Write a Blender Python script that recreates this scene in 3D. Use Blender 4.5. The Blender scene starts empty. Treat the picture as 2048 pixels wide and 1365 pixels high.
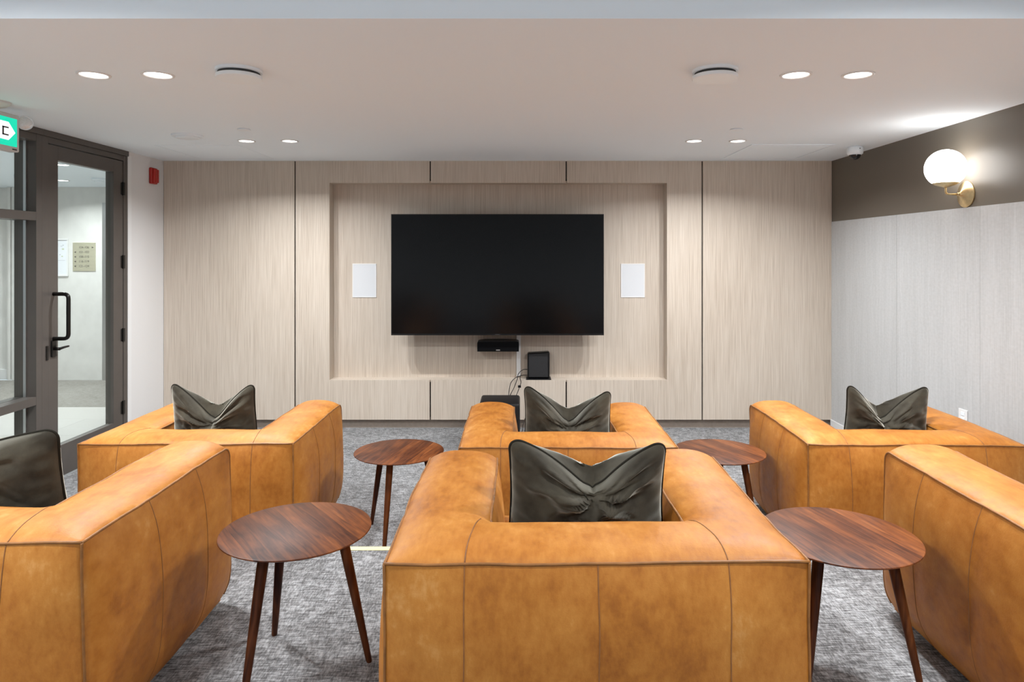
import bpy, bmesh, math, random
from mathutils import Vector, Matrix, noise

C = bpy.context.scene.collection
sc = bpy.context.scene
pi = math.pi

# ------------------------------------------------------------------ camera
CAMZ = 1.59
FPX = 1365.0
cam_d = bpy.data.cameras.new('camera')
cam_d.sensor_width = 36.0
cam_d.lens = FPX * 36.0 / 2048.0
cam_d.shift_x = (1024 - 1040) / 2048.0
cam_d.shift_y = -(682.5 - 510) / 2048.0
cam_d.clip_start = 0.02
cam = bpy.data.objects.new('camera', cam_d)
cam.location = (0, 0, CAMZ)
cam.rotation_euler = (pi / 2, 0, 0)
C.objects.link(cam)
sc.camera = cam

# ------------------------------------------------------------------ world, exposure
sc.view_settings.view_transform = 'Standard'
sc.view_settings.look = 'None'
sc.view_settings.gamma = 1.0
sc.view_settings.use_curve_mapping = False
sc.view_settings.exposure = 0.22
w = bpy.data.worlds.new('world'); sc.world = w
w.use_nodes = True
bg = w.node_tree.nodes['Background']
# fill gradient added to brighten the ceiling: paler below the horizon, dimmer above
_g = w.node_tree.nodes.new('ShaderNodeTexCoord'); _s = w.node_tree.nodes.new('ShaderNodeSeparateXYZ')
_r = w.node_tree.nodes.new('ShaderNodeValToRGB')
w.node_tree.links.new(_g.outputs['Generated'], _s.inputs[0])
_m = w.node_tree.nodes.new('ShaderNodeMath'); _m.operation = 'MULTIPLY_ADD'; _m.inputs[1].default_value = 0.5; _m.inputs[2].default_value = 0.5
w.node_tree.links.new(_s.outputs['Z'], _m.inputs[0]); w.node_tree.links.new(_m.outputs[0], _r.inputs[0])
_r.color_ramp.elements[0].position = 0.42; _r.color_ramp.elements[0].color = (0.84, 0.94, 1.0, 1)
_r.color_ramp.elements[1].position = 0.54; _r.color_ramp.elements[1].color = (0.24, 0.25, 0.26, 1)
w.node_tree.links.new(_r.outputs[0], bg.inputs[0])
bg.inputs[1].default_value = 0.85

LAMP_W = 20.5        # room downlights
CORR_W = 21.0        # corridor downlights
LAMP_COL = (0.96, 0.985, 1.0)

# ------------------------------------------------------------------ materials
def new_mat(name):
    m = bpy.data.materials.new(name); m.use_nodes = True
    nt = m.node_tree
    return m, nt, nt.nodes['Principled BSDF']

def N(nt, t, **kw):
    n = nt.nodes.new(t)
    for k, v in kw.items(): setattr(n, k, v)
    return n

def L(nt, a, b): nt.links.new(a, b)

def plain(name, col, rough=0.5, metal=0.0, spec=0.5, emit=None, es=0.0, bump=0.0, bscale=200, var=0.0):
    m, nt, p = new_mat(name)
    p.inputs['Base Color'].default_value = (*col, 1)
    p.inputs['Roughness'].default_value = rough
    p.inputs['Metallic'].default_value = metal
    p.inputs['Specular IOR Level'].default_value = spec
    if emit:
        p.inputs['Emission Color'].default_value = (*emit, 1)
        p.inputs['Emission Strength'].default_value = es
    geo = N(nt, 'ShaderNodeNewGeometry')
    if bump or var:
        no = N(nt, 'ShaderNodeTexNoise'); no.inputs['Scale'].default_value = bscale
        no.inputs['Detail'].default_value = 3
        L(nt, geo.outputs['Position'], no.inputs['Vector'])
        if bump:
            b = N(nt, 'ShaderNodeBump'); b.inputs['Strength'].default_value = bump
            b.inputs['Distance'].default_value = 0.002
            L(nt, no.outputs['Fac'], b.inputs['Height']); L(nt, b.outputs[0], p.inputs['Normal'])
        if var:
            r = N(nt, 'ShaderNodeValToRGB')
            r.color_ramp.elements[0].position = 0.3; r.color_ramp.elements[1].position = 0.7
            r.color_ramp.elements[0].color = (*[c * (1 - var) for c in col], 1)
            r.color_ramp.elements[1].color = (*[min(1, c * (1 + var)) for c in col], 1)
            L(nt, no.outputs['Fac'], r.inputs[0]); L(nt, r.outputs[0], p.inputs['Base Color'])
    return m

def mapped(nt, scale, rot=(0, 0, 0), src='Position'):
    if src == 'Position':
        g = N(nt, 'ShaderNodeNewGeometry'); o = g.outputs['Position']
    else:
        g = N(nt, 'ShaderNodeTexCoord'); o = g.outputs['Object']
    mp = N(nt, 'ShaderNodeMapping'); mp.inputs['Scale'].default_value = scale
    mp.inputs['Rotation'].default_value = rot
    L(nt, o, mp.inputs[0])
    return mp.outputs[0]

def ntex(nt, vec, scale=1.0, detail=3, rough=0.5):
    n = N(nt, 'ShaderNodeTexNoise'); n.inputs['Scale'].default_value = scale
    n.inputs['Detail'].default_value = detail; n.inputs['Roughness'].default_value = rough
    L(nt, vec, n.inputs['Vector'])
    return n.outputs['Fac']

def mathn(nt, op, a, b):
    n = N(nt, 'ShaderNodeMath', operation=op)
    for i, v in enumerate((a, b)):
        if isinstance(v, (int, float)): n.inputs[i].default_value = v
        else: L(nt, v, n.inputs[i])
    return n.outputs[0]

def ramp(nt, fac, stops):
    r = N(nt, 'ShaderNodeValToRGB')
    el = r.color_ramp.elements
    while len(el) < len(stops): el.new(0.5)
    for e, (p, c) in zip(el, stops): e.position = p; e.color = (*c, 1)
    L(nt, fac, r.inputs[0])
    return r.outputs[0]

def bump(nt, p, h, strength, dist):
    b = N(nt, 'ShaderNodeBump'); b.inputs['Strength'].default_value = strength
    b.inputs['Distance'].default_value = dist
    L(nt, h, b.inputs['Height']); L(nt, b.outputs[0], p.inputs['Normal'])

def mat_laminate():
    m, nt, p = new_mat('oak_laminate')
    a = ntex(nt, mapped(nt, (330, 330, 3.0)), 1, 2, 0.6)
    b = ntex(nt, mapped(nt, (70, 70, 0.8)), 1, 2)
    c = ntex(nt, mapped(nt, (1.3, 1.3, 0.6)), 1, 2)
    f = mathn(nt, 'ADD', mathn(nt, 'MULTIPLY', a, 0.62), mathn(nt, 'ADD', mathn(nt, 'MULTIPLY', b, 0.16), mathn(nt, 'MULTIPLY', c, 0.22)))
    L(nt, ramp(nt, f, [(0.34, (0.43, 0.355, 0.285)), (0.5, (0.58, 0.50, 0.42)), (0.66, (0.67, 0.595, 0.515))]), p.inputs['Base Color'])
    p.inputs['Roughness'].default_value = 0.5
    p.inputs['Specular IOR Level'].default_value = 0.3
    return m

def mat_wallcover():
    m, nt, p = new_mat('ribbed_wallcovering')
    a = ntex(nt, mapped(nt, (160, 160, 4)), 1, 2, 0.6)
    b = ntex(nt, mapped(nt, (40, 40, 60)), 1, 3)
    b2 = ntex(nt, mapped(nt, (9, 9, 0.5)), 1, 2)
    f = mathn(nt, 'ADD', mathn(nt, 'MULTIPLY', a, 0.45), mathn(nt, 'ADD', mathn(nt, 'MULTIPLY', b, 0.3), mathn(nt, 'MULTIPLY', b2, 0.25)))
    L(nt, ramp(nt, f, [(0.36, (0.44, 0.445, 0.445)), (0.64, (0.54, 0.545, 0.55))]), p.inputs['Base Color'])
    p.inputs['Roughness'].default_value = 0.75
    bump(nt, p, a, 0.25, 0.002)
    return m

def mat_carpet(name='heathered_carpet', lo=(0.040, 0.038, 0.039), mid=(0.145, 0.143, 0.145), hi=(0.46, 0.465, 0.475)):
    m, nt, p = new_mat(name)
    lines = ntex(nt, mapped(nt, (20, 300, 14)), 1, 3, 0.8)          # fine weft streaks
    lines2 = ntex(nt, mapped(nt, (190, 42, 14)), 1, 2, 0.6)         # crossing streaks
    blocks = ntex(nt, mapped(nt, (13, 34, 5), (0, 0, 0.0)), 1, 3, 0.6)
    blocks2 = ntex(nt, mapped(nt, (36, 9, 5), (0, 0, 0.12)), 1, 2, 0.5)
    big = ntex(nt, mapped(nt, (2.0, 2.6, 2)), 1, 2)
    f = mathn(nt, 'ADD', mathn(nt, 'MULTIPLY', lines, 0.46),
        mathn(nt, 'ADD', mathn(nt, 'MULTIPLY', lines2, 0.24),
        mathn(nt, 'ADD', mathn(nt, 'MULTIPLY', blocks, 0.15),
        mathn(nt, 'ADD', mathn(nt, 'MULTIPLY', blocks2, 0.10), mathn(nt, 'MULTIPLY', big, 0.08)))))
    L(nt, ramp(nt, f, [(0.39, lo), (0.49, mid), (0.62, hi)]), p.inputs['Base Color'])
    p.inputs['Roughness'].default_value = 0.95
    p.inputs['Specular IOR Level'].default_value = 0.1
    bump(nt, p, lines, 0.6, 0.003)
    return m

def mat_leather():
    m, nt, p = new_mat('tan_pull_up_leather')
    v = mapped(nt, (1, 1, 1))
    a = ntex(nt, v, 3.2, 5, 0.6)
    b = ntex(nt, v, 14, 5, 0.65)
    c = ntex(nt, mapped(nt, (55, 18, 30)), 1, 4, 0.6)
    f = mathn(nt, 'ADD', mathn(nt, 'MULTIPLY', a, 0.46), mathn(nt, 'ADD', mathn(nt, 'MULTIPLY', b, 0.28), mathn(nt, 'MULTIPLY', c, 0.26)))
    L(nt, ramp(nt, f, [(0.35, (0.27, 0.085, 0.010)), (0.47, (0.395, 0.142, 0.019)), (0.57, (0.47, 0.190, 0.032)), (0.69, (0.60, 0.300, 0.092))]), p.inputs['Base Color'])
    L(nt, ramp(nt, b, [(0.3, (0.44,) * 3), (0.7, (0.60,) * 3)]), p.inputs['Roughness'])
    p.inputs['Specular IOR Level'].default_value = 0.36
    fine = ntex(nt, v, 260, 3, 0.6)
    wr = ntex(nt, mapped(nt, (22, 30, 16)), 1, 5, 0.7)
    h = mathn(nt, 'ADD', mathn(nt, 'MULTIPLY', fine, 0.3), mathn(nt, 'MULTIPLY', wr, 0.8))
    bump(nt, p, h, 0.22, 0.006)
    return m

def mat_velvet():
    m, nt, p = new_mat('olive_grey_velvet')
    v = mapped(nt, (1, 1, 1))
    a = ntex(nt, v, 9, 4, 0.6)
    L(nt, ramp(nt, a, [(0.35, (0.022, 0.018, 0.012)), (0.65, (0.052, 0.045, 0.031))]), p.inputs['Base Color'])
    p.inputs['Roughness'].default_value = 0.75
    p.inputs['Specular IOR Level'].default_value = 0.15
    p.inputs['Sheen Weight'].default_value = 1.0
    p.inputs['Sheen Roughness'].default_value = 0.4
    p.inputs['Sheen Tint'].default_value = (0.95, 0.95, 0.84, 1)
    f = ntex(nt, v, 400, 2)
    bump(nt, p, f, 0.15, 0.002)
    return m

def mat_walnut(name, rotz, tone=1.0):
    m, nt, p = new_mat(name)
    tc = N(nt, 'ShaderNodeTexCoord')
    mp = N(nt, 'ShaderNodeMapping'); mp.inputs['Rotation'].default_value = (0, 0, rotz)
    L(nt, tc.outputs['Object'], mp.inputs[0])
    sep = N(nt, 'ShaderNodeSeparateXYZ'); L(nt, mp.outputs[0], sep.inputs[0])
    pl = mathn(nt, 'FLOOR', mathn(nt, 'MULTIPLY', sep.outputs['X'], 15.5), 0.0)
    wn = N(nt, 'ShaderNodeTexWhiteNoise', noise_dimensions='1D'); L(nt, pl, wn.inputs['W'])
    comb = N(nt, 'ShaderNodeCombineXYZ')
    L(nt, mathn(nt, 'MULTIPLY', sep.outputs['X'], 60.0), comb.inputs[0])
    L(nt, mathn(nt, 'ADD', mathn(nt, 'MULTIPLY', sep.outputs['Y'], 5.0), mathn(nt, 'MULTIPLY', wn.outputs[0], 37.0)), comb.inputs[1])
    L(nt, mathn(nt, 'MULTIPLY', sep.outputs['Z'], 5.0), comb.inputs[2])
    g = N(nt, 'ShaderNodeTexNoise'); g.inputs['Scale'].default_value = 1; g.inputs['Detail'].default_value = 5
    g.inputs['Distortion'].default_value = 0.9
    L(nt, comb.outputs[0], g.inputs['Vector'])
    k = ntex(nt, mp.outputs[0], 9, 3, 0.5)
    f = mathn(nt, 'ADD', mathn(nt, 'MULTIPLY', g.outputs['Fac'], 0.55),
        mathn(nt, 'ADD', mathn(nt, 'MULTIPLY', wn.outputs[0], 0.17), mathn(nt, 'MULTIPLY', k, 0.26)))
    t = tone
    L(nt, ramp(nt, f, [(0.30, (0.022 * t, 0.006 * t, 0.003 * t)), (0.45, (0.072 * t, 0.022 * t, 0.0085 * t)), (0.58, (0.130 * t, 0.040 * t, 0.012 * t)), (0.72, (0.22 * t, 0.078 * t, 0.025 * t))]), p.inputs['Base Color'])
    p.inputs['Roughness'].default_value = 0.42; p.inputs['Specular IOR Level'].default_value = 0.16
    bump(nt, p, g.outputs['Fac'], 0.08, 0.002)
    return m

def mat_glass():
    m = bpy.data.materials.new('clear_glass'); m.use_nodes = True
    nt = m.node_tree; nt.nodes.clear()
    out = N(nt, 'ShaderNodeOutputMaterial'); mx = N(nt, 'ShaderNodeMixShader')
    tr = N(nt, 'ShaderNodeBsdfTransparent'); tr.inputs[0].default_value = (0.93, 0.96, 0.95, 1)
    gl = N(nt, 'ShaderNodeBsdfGlossy'); gl.inputs['Roughness'].default_value = 0.01
    lw = N(nt, 'ShaderNodeLayerWeight'); lw.inputs[0].default_value = 0.5
    fac = mathn(nt, 'ADD', mathn(nt, 'MULTIPLY', mathn(nt, 'POWER', lw.outputs['Facing'], 5.0), 0.5), 0.03)
    L(nt, fac, mx.inputs[0]); L(nt, tr.outputs[0], mx.inputs[1]); L(nt, gl.outputs[0], mx.inputs[2])
    L(nt, mx.outputs[0], out.inputs[0])
    return m

def mat_tile():
    m, nt, p = new_mat('pale_floor_tile')
    br = N(nt, 'ShaderNodeTexBrick'); br.inputs['Scale'].default_value = 1.0
    br.inputs['Brick Width'].default_value = 1.2; br.inputs['Row Height'].default_value = 0.6
    br.inputs['Mortar Size'].default_value = 0.004
    br.inputs['Color1'].default_value = (0.62, 0.60, 0.57, 1); br.inputs['Color2'].default_value = (0.58, 0.56, 0.53, 1)
    br.inputs['Mortar'].default_value = (0.45, 0.43, 0.41, 1)
    L(nt, mapped(nt, (1, 1, 1)), br.inputs['Vector'])
    L(nt, br.outputs['Color'], p.inputs['Base Color'])
    p.inputs['Roughness'].default_value = 0.35
    return m

def mat_brushed(name, col, rough, vec):
    m, nt, p = new_mat(name)
    a = ntex(nt, mapped(nt, vec), 1, 2)
    L(nt, ramp(nt, a, [(0.3, tuple(c * 0.85 for c in col)), (0.7, col)]), p.inputs['Base Color'])
    p.inputs['Metallic'].default_value = 1.0; p.inputs['Roughness'].default_value = rough
    return m

M = {}
M['lam'] = mat_laminate()
M['cover'] = mat_wallcover()
M['carpet'] = mat_carpet()
M['carpet2'] = mat_carpet('corridor_carpet', (0.16, 0.15, 0.135), (0.29, 0.275, 0.25), (0.42, 0.40, 0.37))
M['leather'] = mat_leather()
M['piping'] = plain('leather_piping', (0.25, 0.10, 0.022), 0.5, var=0.25, bscale=30)
M['stitch'] = plain('seam_thread', (0.24, 0.095, 0.025), 0.6, var=0.2, bscale=30)
M['velvet'] = mat_velvet()
M['velvet_pipe'] = plain('velvet_piping', (0.018, 0.016, 0.012), 0.8, spec=0.1, bump=0.2)
M['walnut_leg'] = mat_walnut('walnut_leg', 0.3, 0.95)
M['glass'] = mat_glass()
M['tile'] = mat_tile()
M['ceil'] = plain('ceiling_paint', (0.865, 0.93, 0.985), 0.85, spec=0.2, bump=0.05, bscale=90)
M['white_wall'] = plain('white_wall_paint', (0.76, 0.75, 0.745), 0.7, spec=0.3, bump=0.05, bscale=150)
M['taupe'] = plain('taupe_wall_paint', (0.145, 0.125, 0.10), 0.42, spec=0.4, bump=0.05, bscale=150)
M['white_trim'] = plain('white_trim_paint', (0.80, 0.80, 0.80), 0.4)
M['white_plastic'] = plain('white_plastic', (0.84, 0.90, 0.95), 0.35)
M['grille'] = plain('white_speaker_grille', (0.72, 0.74, 0.77), 0.6, bump=0.6, bscale=900)
M['black_gap'] = plain('dark_gap', (0.02, 0.017, 0.014), 0.8)
M['slot'] = plain('dark_slot', (0.03, 0.03, 0.03), 0.6)
M['kick'] = plain('toe_kick_laminate', (0.30, 0.25, 0.21), 0.5, var=0.08, bscale=40)
M['bronze'] = plain('bronze_anodised_frame', (0.105, 0.092, 0.083), 0.42, metal=0.25, var=0.04, bscale=10)
M['black_metal'] = plain('black_hardware', (0.012, 0.011, 0.010), 0.28, metal=0.4)
M['screen'] = plain('tv_screen', (0.0034, 0.0035, 0.0040), 0.17, spec=0.24)
M['black_plastic'] = plain('black_plastic', (0.006, 0.006, 0.007), 0.4, spec=0.25)
M['black_cloth'] = plain('black_grille_cloth', (0.005, 0.005, 0.006), 0.9, spec=0.1, bump=0.8, bscale=1200)
M['perf'] = plain('perforated_black_metal', (0.014, 0.014, 0.016), 0.55, bump=1.0, bscale=420, var=0.6)
M['sub'] = plain('black_textured_vinyl', (0.007, 0.006, 0.007), 0.5, spec=0.3, bump=0.3, bscale=500)
M['brass'] = mat_brushed('brushed_brass', (0.78, 0.62, 0.36), 0.34, (60, 60, 60))
M['steel'] = mat_brushed('brushed_steel', (0.62, 0.62, 0.62), 0.35, (300, 300, 3))
M['silver'] = plain('silver_badge', (0.6, 0.6, 0.6), 0.35, metal=0.8)
M['red'] = plain('red_plastic', (0.42, 0.018, 0.012), 0.35)
M['nosing'] = plain('pale_yellow_nosing', (0.78, 0.70, 0.36), 0.5)
M['corr_wall'] = plain('cream_wallpaper', (0.74, 0.73, 0.705), 0.7, var=0.05, bscale=7)
M['sign_plate'] = mat_brushed('champagne_plate', (0.84, 0.80, 0.62), 0.5, (8, 8, 200))
M['ink'] = plain('sign_lettering', (0.10, 0.09, 0.07), 0.6)
M['paper'] = plain('printed_paper', (0.80, 0.82, 0.86), 0.6)
M['paper_ink'] = plain('map_print', (0.45, 0.47, 0.52), 0.7)
M['map_yellow'] = plain('map_print_green', (0.55, 0.60, 0.42), 0.7)
M['clear_lens'] = plain('lamp_reflector', (0.75, 0.75, 0.75), 0.15, metal=0.7, bump=1.0, bscale=160)
M['lens'] = plain('lit_led_lens', (1, 1, 1), 0.4, emit=(1.0, 0.97, 0.93), es=7.0)
M['globe'] = plain('lit_opal_glass', (1, 1, 1), 0.3, emit=(1.0, 0.975, 0.94), es=8.5)
M['exit_green'] = plain('backlit_green', (0.0, 0.35, 0.22), 0.4, emit=(0.0, 0.62, 0.40), es=0.9)
M['exit_white'] = plain('backlit_white', (0.9, 0.9, 0.9), 0.4, emit=(0.85, 0.9, 1.0), es=0.8)
M['exit_case'] = plain('exit_sign_case', (0.62, 0.60, 0.59), 0.4)
M['dome'] = plain('smoked_dome', (0.015, 0.014, 0.014), 0.08)

# ------------------------------------------------------------------ mesh helpers
def link(name, bm, mat, parent=None, loc=(0, 0, 0), smooth=False, sharp=None, extra=()):
    me = bpy.data.meshes.new(name)
    bmesh.ops.recalc_face_normals(bm, faces=bm.faces[:])
    bm.to_mesh(me); bm.free()
    me.materials.append(mat)
    for e in extra: me.materials.append(e)
    if smooth:
        for p in me.polygons: p.use_smooth = True
        if sharp:
            try: me.set_sharp_from_angle(angle=math.radians(sharp))
            except Exception: pass
    o = bpy.data.objects.new(name, me); o.location = loc
    C.objects.link(o)
    if parent: o.parent = parent
    return o

def tag(o, label=None, cat=None, group=None, kind=None):
    if label: o['label'] = label
    if cat: o['category'] = cat
    if group: o['group'] = group
    if kind: o['kind'] = kind
    return o

def empty(name, loc=(0, 0, 0), rz=0.0):
    o = bpy.data.objects.new(name, None); o.location = loc; o.rotation_euler = (0, 0, rz)
    o.empty_display_size = 0.1
    C.objects.link(o)
    return o

def box(bm, x0, x1, y0, y1, z0, z1, bev=0.0, seg=2, mi=0):
    vs = [bm.verts.new(p) for p in ((x0, y0, z0), (x1, y0, z0), (x1, y1, z0), (x0, y1, z0), (x0, y0, z1), (x1, y0, z1), (x1, y1, z1), (x0, y1, z1))]
    fs = [bm.faces.new([vs[i] for i in f]) for f in ((0, 3, 2, 1), (4, 5, 6, 7), (0, 1, 5, 4), (1, 2, 6, 5), (2, 3, 7, 6), (3, 0, 4, 7))]
    for f in fs: f.material_index = mi
    if bev:
        es = set(e for f in fs for e in f.edges)
        bmesh.ops.bevel(bm, geom=list(es), offset=bev, segments=seg, profile=0.5, affect='EDGES')

def B(*a, **k):
    bm = bmesh.new(); box(bm, *a, **k); return bm

def boxes(lst, bev=0.0):
    bm = bmesh.new()
    for b in lst: box(bm, *b, bev=bev)
    return bm

def lathe(bm, prof, seg=48, axis='z', c=(0, 0, 0), cap=True):
    """prof: list of (r, h)"""
    c = Vector(c)
    def P(r, h, a):
        if axis == 'z': v = Vector((r * math.cos(a), r * math.sin(a), h))
        elif axis == 'x': v = Vector((h, r * math.cos(a), r * math.sin(a)))
        else: v = Vector((r * math.cos(a), h, r * math.sin(a)))
        return c + v
    rings = []
    for r, h in prof:
        if r < 1e-6: rings.append([bm.verts.new(P(0, h, 0))])
        else: rings.append([bm.verts.new(P(r, h, 2 * pi * i / seg)) for i in range(seg)])
    for a, b in zip(rings[:-1], rings[1:]):
        if len(a) == 1 and len(b) == 1: continue
        for i in range(seg):
            j = (i + 1) % seg
            if len(a) == 1: bm.faces.new((a[0], b[i], b[j]))
            elif len(b) == 1: bm.faces.new((a[i], a[j], b[0]))
            else: bm.faces.new((a[i], a[j], b[j], b[i]))
    if cap:
        for r in (rings[0], rings[-1]):
            if len(r) > 1: bm.faces.new(r)

def LT(prof, **k):
    bm = bmesh.new(); lathe(bm, prof, **k); return bm

def tube(bm, pts, r, seg=8, closed=False, r2=None):
    pts = [Vector(p) for p in pts]
    n = len(pts); rings = []
    up = Vector((0, 0, 1)); prev = None
    for i, p in enumerate(pts):
        if closed: t = pts[(i + 1) % n] - pts[i - 1]
        else: t = pts[min(i + 1, n - 1)] - pts[max(i - 1, 0)]
        if t.length < 1e-9: t = Vector((0, 0, 1))
        t.normalize()
        if prev is None:
            a = t.cross(up)
            if a.length < 0.05: a = t.cross(Vector((1, 0, 0)))
        else:
            a = prev - t * prev.dot(t)
            if a.length < 1e-4: a = t.cross(up)
        a.normalize(); prev = a; b = t.cross(a)
        rr = r if r2 is None else r + (r2 - r) * i / (n - 1)
        rings.append([bm.verts.new(p + (a * math.cos(2 * pi * k / seg) + b * math.sin(2 * pi * k / seg)) * rr) for k in range(seg)])
    m = n if closed else n - 1
    for i in range(m):
        a = rings[i]; b = rings[(i + 1) % n]
        for k in range(seg):
            j = (k + 1) % seg
            bm.faces.new((a[k], a[j], b[j], b[k]))
    if not closed:
        bm.faces.new(rings[0]); bm.faces.new(rings[-1])

def TB(pts, r, **k):
    bm = bmesh.new(); tube(bm, pts, r, **k); return bm

def arc_path(pts, rad, n=6):
    """polyline with rounded corners"""
    pts = [Vector(p) for p in pts]; out = [pts[0]]
    for i in range(1, len(pts) - 1):
        p = pts[i]; a = (pts[i - 1] - p).normalized(); b = (pts[i + 1] - p).normalized()
        s = p + a * rad; e = p + b * rad
        for k in range(n + 1):
            t = k / n
            out.append(s * (1 - t) ** 2 + p * 2 * t * (1 - t) + e * t ** 2)
    out.append(pts[-1]); return out

def spline(pts, n=10):
    P = [Vector(p) for p in pts]; P = [2 * P[0] - P[1]] + P + [2 * P[-1] - P[-2]]; out = []
    for i in range(1, len(P) - 2):
        for k in range(n):
            t = k / n; a, b, c, d = P[i - 1], P[i], P[i + 1], P[i + 2]
            out.append(0.5 * ((2 * b) + (c - a) * t + (2 * a - 5 * b + 4 * c - d) * t * t + (3 * b - a - 3 * c + d) * t ** 3))
    out.append(P[-2]); return out

def text(body, size, mat, parent, loc, rot, depth=0.0008, align='CENTER', name='lettering'):
    cu = bpy.data.curves.new(name, 'FONT'); cu.body = body; cu.size = size; cu.extrude = depth
    cu.align_x = align; cu.align_y = 'CENTER'
    t = bpy.data.objects.new(name, cu); C.objects.link(t)
    bpy.context.view_layer.update()
    dg = bpy.context.evaluated_depsgraph_get()
    me = bpy.data.meshes.new_from_object(t.evaluated_get(dg))
    bpy.data.objects.remove(t)
    me.materials.clear(); me.materials.append(mat)
    o = bpy.data.objects.new(name, me); o.location = loc; o.rotation_euler = rot
    C.objects.link(o); o.parent = parent
    return o

def XW(px, Y): return (px - 1040.0) * Y / FPX
def ZW(py, Y): return CAMZ - (py - 510.0) * Y / FPX

# ------------------------------------------------------------------ the setting
CEIL = 2.449; XL = -3.26; XR = 2.853; YB = 6.24; PLAT = 0.17; EDGE = 3.31
HI = 2.80; STEP = 2.48
YREAR = -2.2

floor = link('floor', boxes([(XL, XR, EDGE - 0.02, YB + 0.16, -0.1, 0.0)]), M['carpet']); tag(floor, kind='structure')
link('platform', boxes([(XL, XR, YREAR, EDGE, -0.1, PLAT)]), M['carpet'], floor)
link('stair_nosing', boxes([(XL + 0.001, XR - 0.001, EDGE - 0.034, EDGE + 0.004, PLAT - 0.028, PLAT + 0.003)], 0.0015), M['nosing'], floor)

ceil = link('ceiling', boxes([(XL - 0.15, XR + 0.1, STEP, YB + 0.2, CEIL, CEIL + 0.5), (XL - 0.15, XR + 0.1, YREAR, STEP, HI, HI + 0.1)]), M['ceil'])
tag(ceil, kind='structure')
def access_panel(x0, x1, y0, y1, lip):
    bm = bmesh.new()
    t = 0.010
    box(bm, x0, x1, y0, y0 + t, CEIL - lip, CEIL + 0.01); box(bm, x0, x1, y1 - t, y1, CEIL - lip, CEIL + 0.01)
    box(bm, x0, x0 + t, y0 + t, y1 - t, CEIL - lip, CEIL + 0.01); box(bm, x1 - t, x1, y0 + t, y1 - t, CEIL - lip, CEIL + 0.01)
    box(bm, x0 + t + .004, x1 - t - .004, y0 + t + .004, y1 - t - .004, CEIL - lip * 0.6, CEIL + 0.01)
    return link('access_panel', bm, M['ceil'], ceil)
access_panel(1.80, 2.45, 5.30, 6.08, 0.006)
access_panel(-2.86, -2.20, 5.33, 6.10, 0.002)

# back wall with its recess and laminate panels
PZ0 = 0.085
wall_back = link('wall_back', boxes([(XL - 0.15, -1.78, YB + 0.022, YB + 0.2, PZ0, CEIL), (1.38, XR + 0.1, YB + 0.022, YB + 0.2, PZ0, CEIL), (XL - 0.15, XR + 0.1, YB + 0.07, YB + 0.2, 0, PZ0),
                                     (-1.78, 1.38, YB + 0.17, YB + 0.2, 0, CEIL), (-1.78, 1.38, YB + 0.022, YB + 0.17, 2.28, CEIL),
                                     (-1.78, 1.38, YB + 0.06, YB + 0.17, PZ0, 0.41)]), M['black_gap'])
tag(wall_back, kind='structure')
NX0, NX1, NZ0, NZ1 = -1.742, 1.344, 0.4435, 2.248
g = 0.006; PZ = 0.081; PT = CEIL
sx = [XL, XW(590, YB), XW(860.5, YB), XW(1132.5, YB), XW(1404.5, YB), XR]
def panel(rects):
    bm = boxes([(a, b, YB, YB + 0.02, c, d) for a, b, c, d in rects])
    return link('wall_panel', bm, M['lam'], wall_back)
panel([(sx[0] + .003, sx[1] - g, PZ, PT)])
panel([(sx[1] + g, NX0, PZ, PT), (NX0, sx[2] - g, PZ, NZ0), (NX0, sx[2] - g, NZ1, PT)])
panel([(sx[2] + g, sx[3] - g, PZ, NZ0)])
panel([(sx[2] + g, sx[3] - g, NZ1, PT)])
panel([(NX1, sx[4] - g, PZ, PT), (sx[3] + g, NX1, PZ, NZ0), (sx[3] + g, NX1, NZ1, PT)])
panel([(sx[4] + g, sx[5] - .003, PZ, PT)])
ND = YB + 0.15
link('niche_lining', boxes([(NX0, NX1, ND, ND + 0.015, NZ0, NZ1), (NX0 - 0.02, NX0, YB + 0.02, ND + 0.015, NZ0, NZ1),
                            (NX1, NX1 + 0.02, YB + 0.02, ND + 0.015, NZ0, NZ1), (NX0 - .02, NX1 + .02, YB + 0.02, ND + 0.015, NZ1, NZ1 + 0.02),
                            (NX0 - .02, NX1 + .02, YB + 0.02, ND + 0.015, NZ0 - 0.02, NZ0)]), M['lam'], wall_back)
link('toe_kick', boxes([(XL, XR, YB + 0.045, YB + 0.06, 0, PZ + .01)]), M['kick'], wall_back)
link('kick_board', boxes([(XL, XR, YB + 0.035, YB + 0.045, 0, 0.042)], ), M['kick'], wall_back)

# right wall
WAINS = 1.892
wall_right = link('wall_right', boxes([(XR, XR + 0.1, YREAR, YB + 0.2, 0, CEIL + 0.5)]), M['taupe']); tag(wall_right, kind='structure')
def YR(px): return XR * FPX / (px - 1040.0)
ys = [YREAR, 2.4, YR(1962), YR(1795), YB]
for a, b in zip(ys[:-1], ys[1:]):
    link('wallcovering', boxes([(XR - 0.006, XR, a + 0.001, b - 0.001, 0.0, WAINS)]), M['cover'], wall_right)
bb = link('baseboard_right', boxes([(XR - 0.016, XR - 0.006, EDGE, YB, 0.0, 0.085)], 0.002), M['white_trim']); tag(bb, kind='structure')

# left wall pieces: white return beyond the door, a head above, wall towards the camera
YD1 = 5.67
XLo = XL - 0.15
wall_left = link('wall_left', boxes([(XLo, XL, YD1 + 0.02, YB + 0.2, 0, CEIL), (XLo, XL, YREAR, 2.3, 0, HI), (XLo, XL, 2.3, STEP, CEIL, HI)]), M['white_wall'])
tag(wall_left, kind='structure')
tr = link('trim_1', boxes([(XL - 0.01, XL + 0.004, YD1, YD1 + 0.05, 0, CEIL - 0.03)], 0.001), M['white_trim']); tag(tr, kind='structure')

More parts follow.
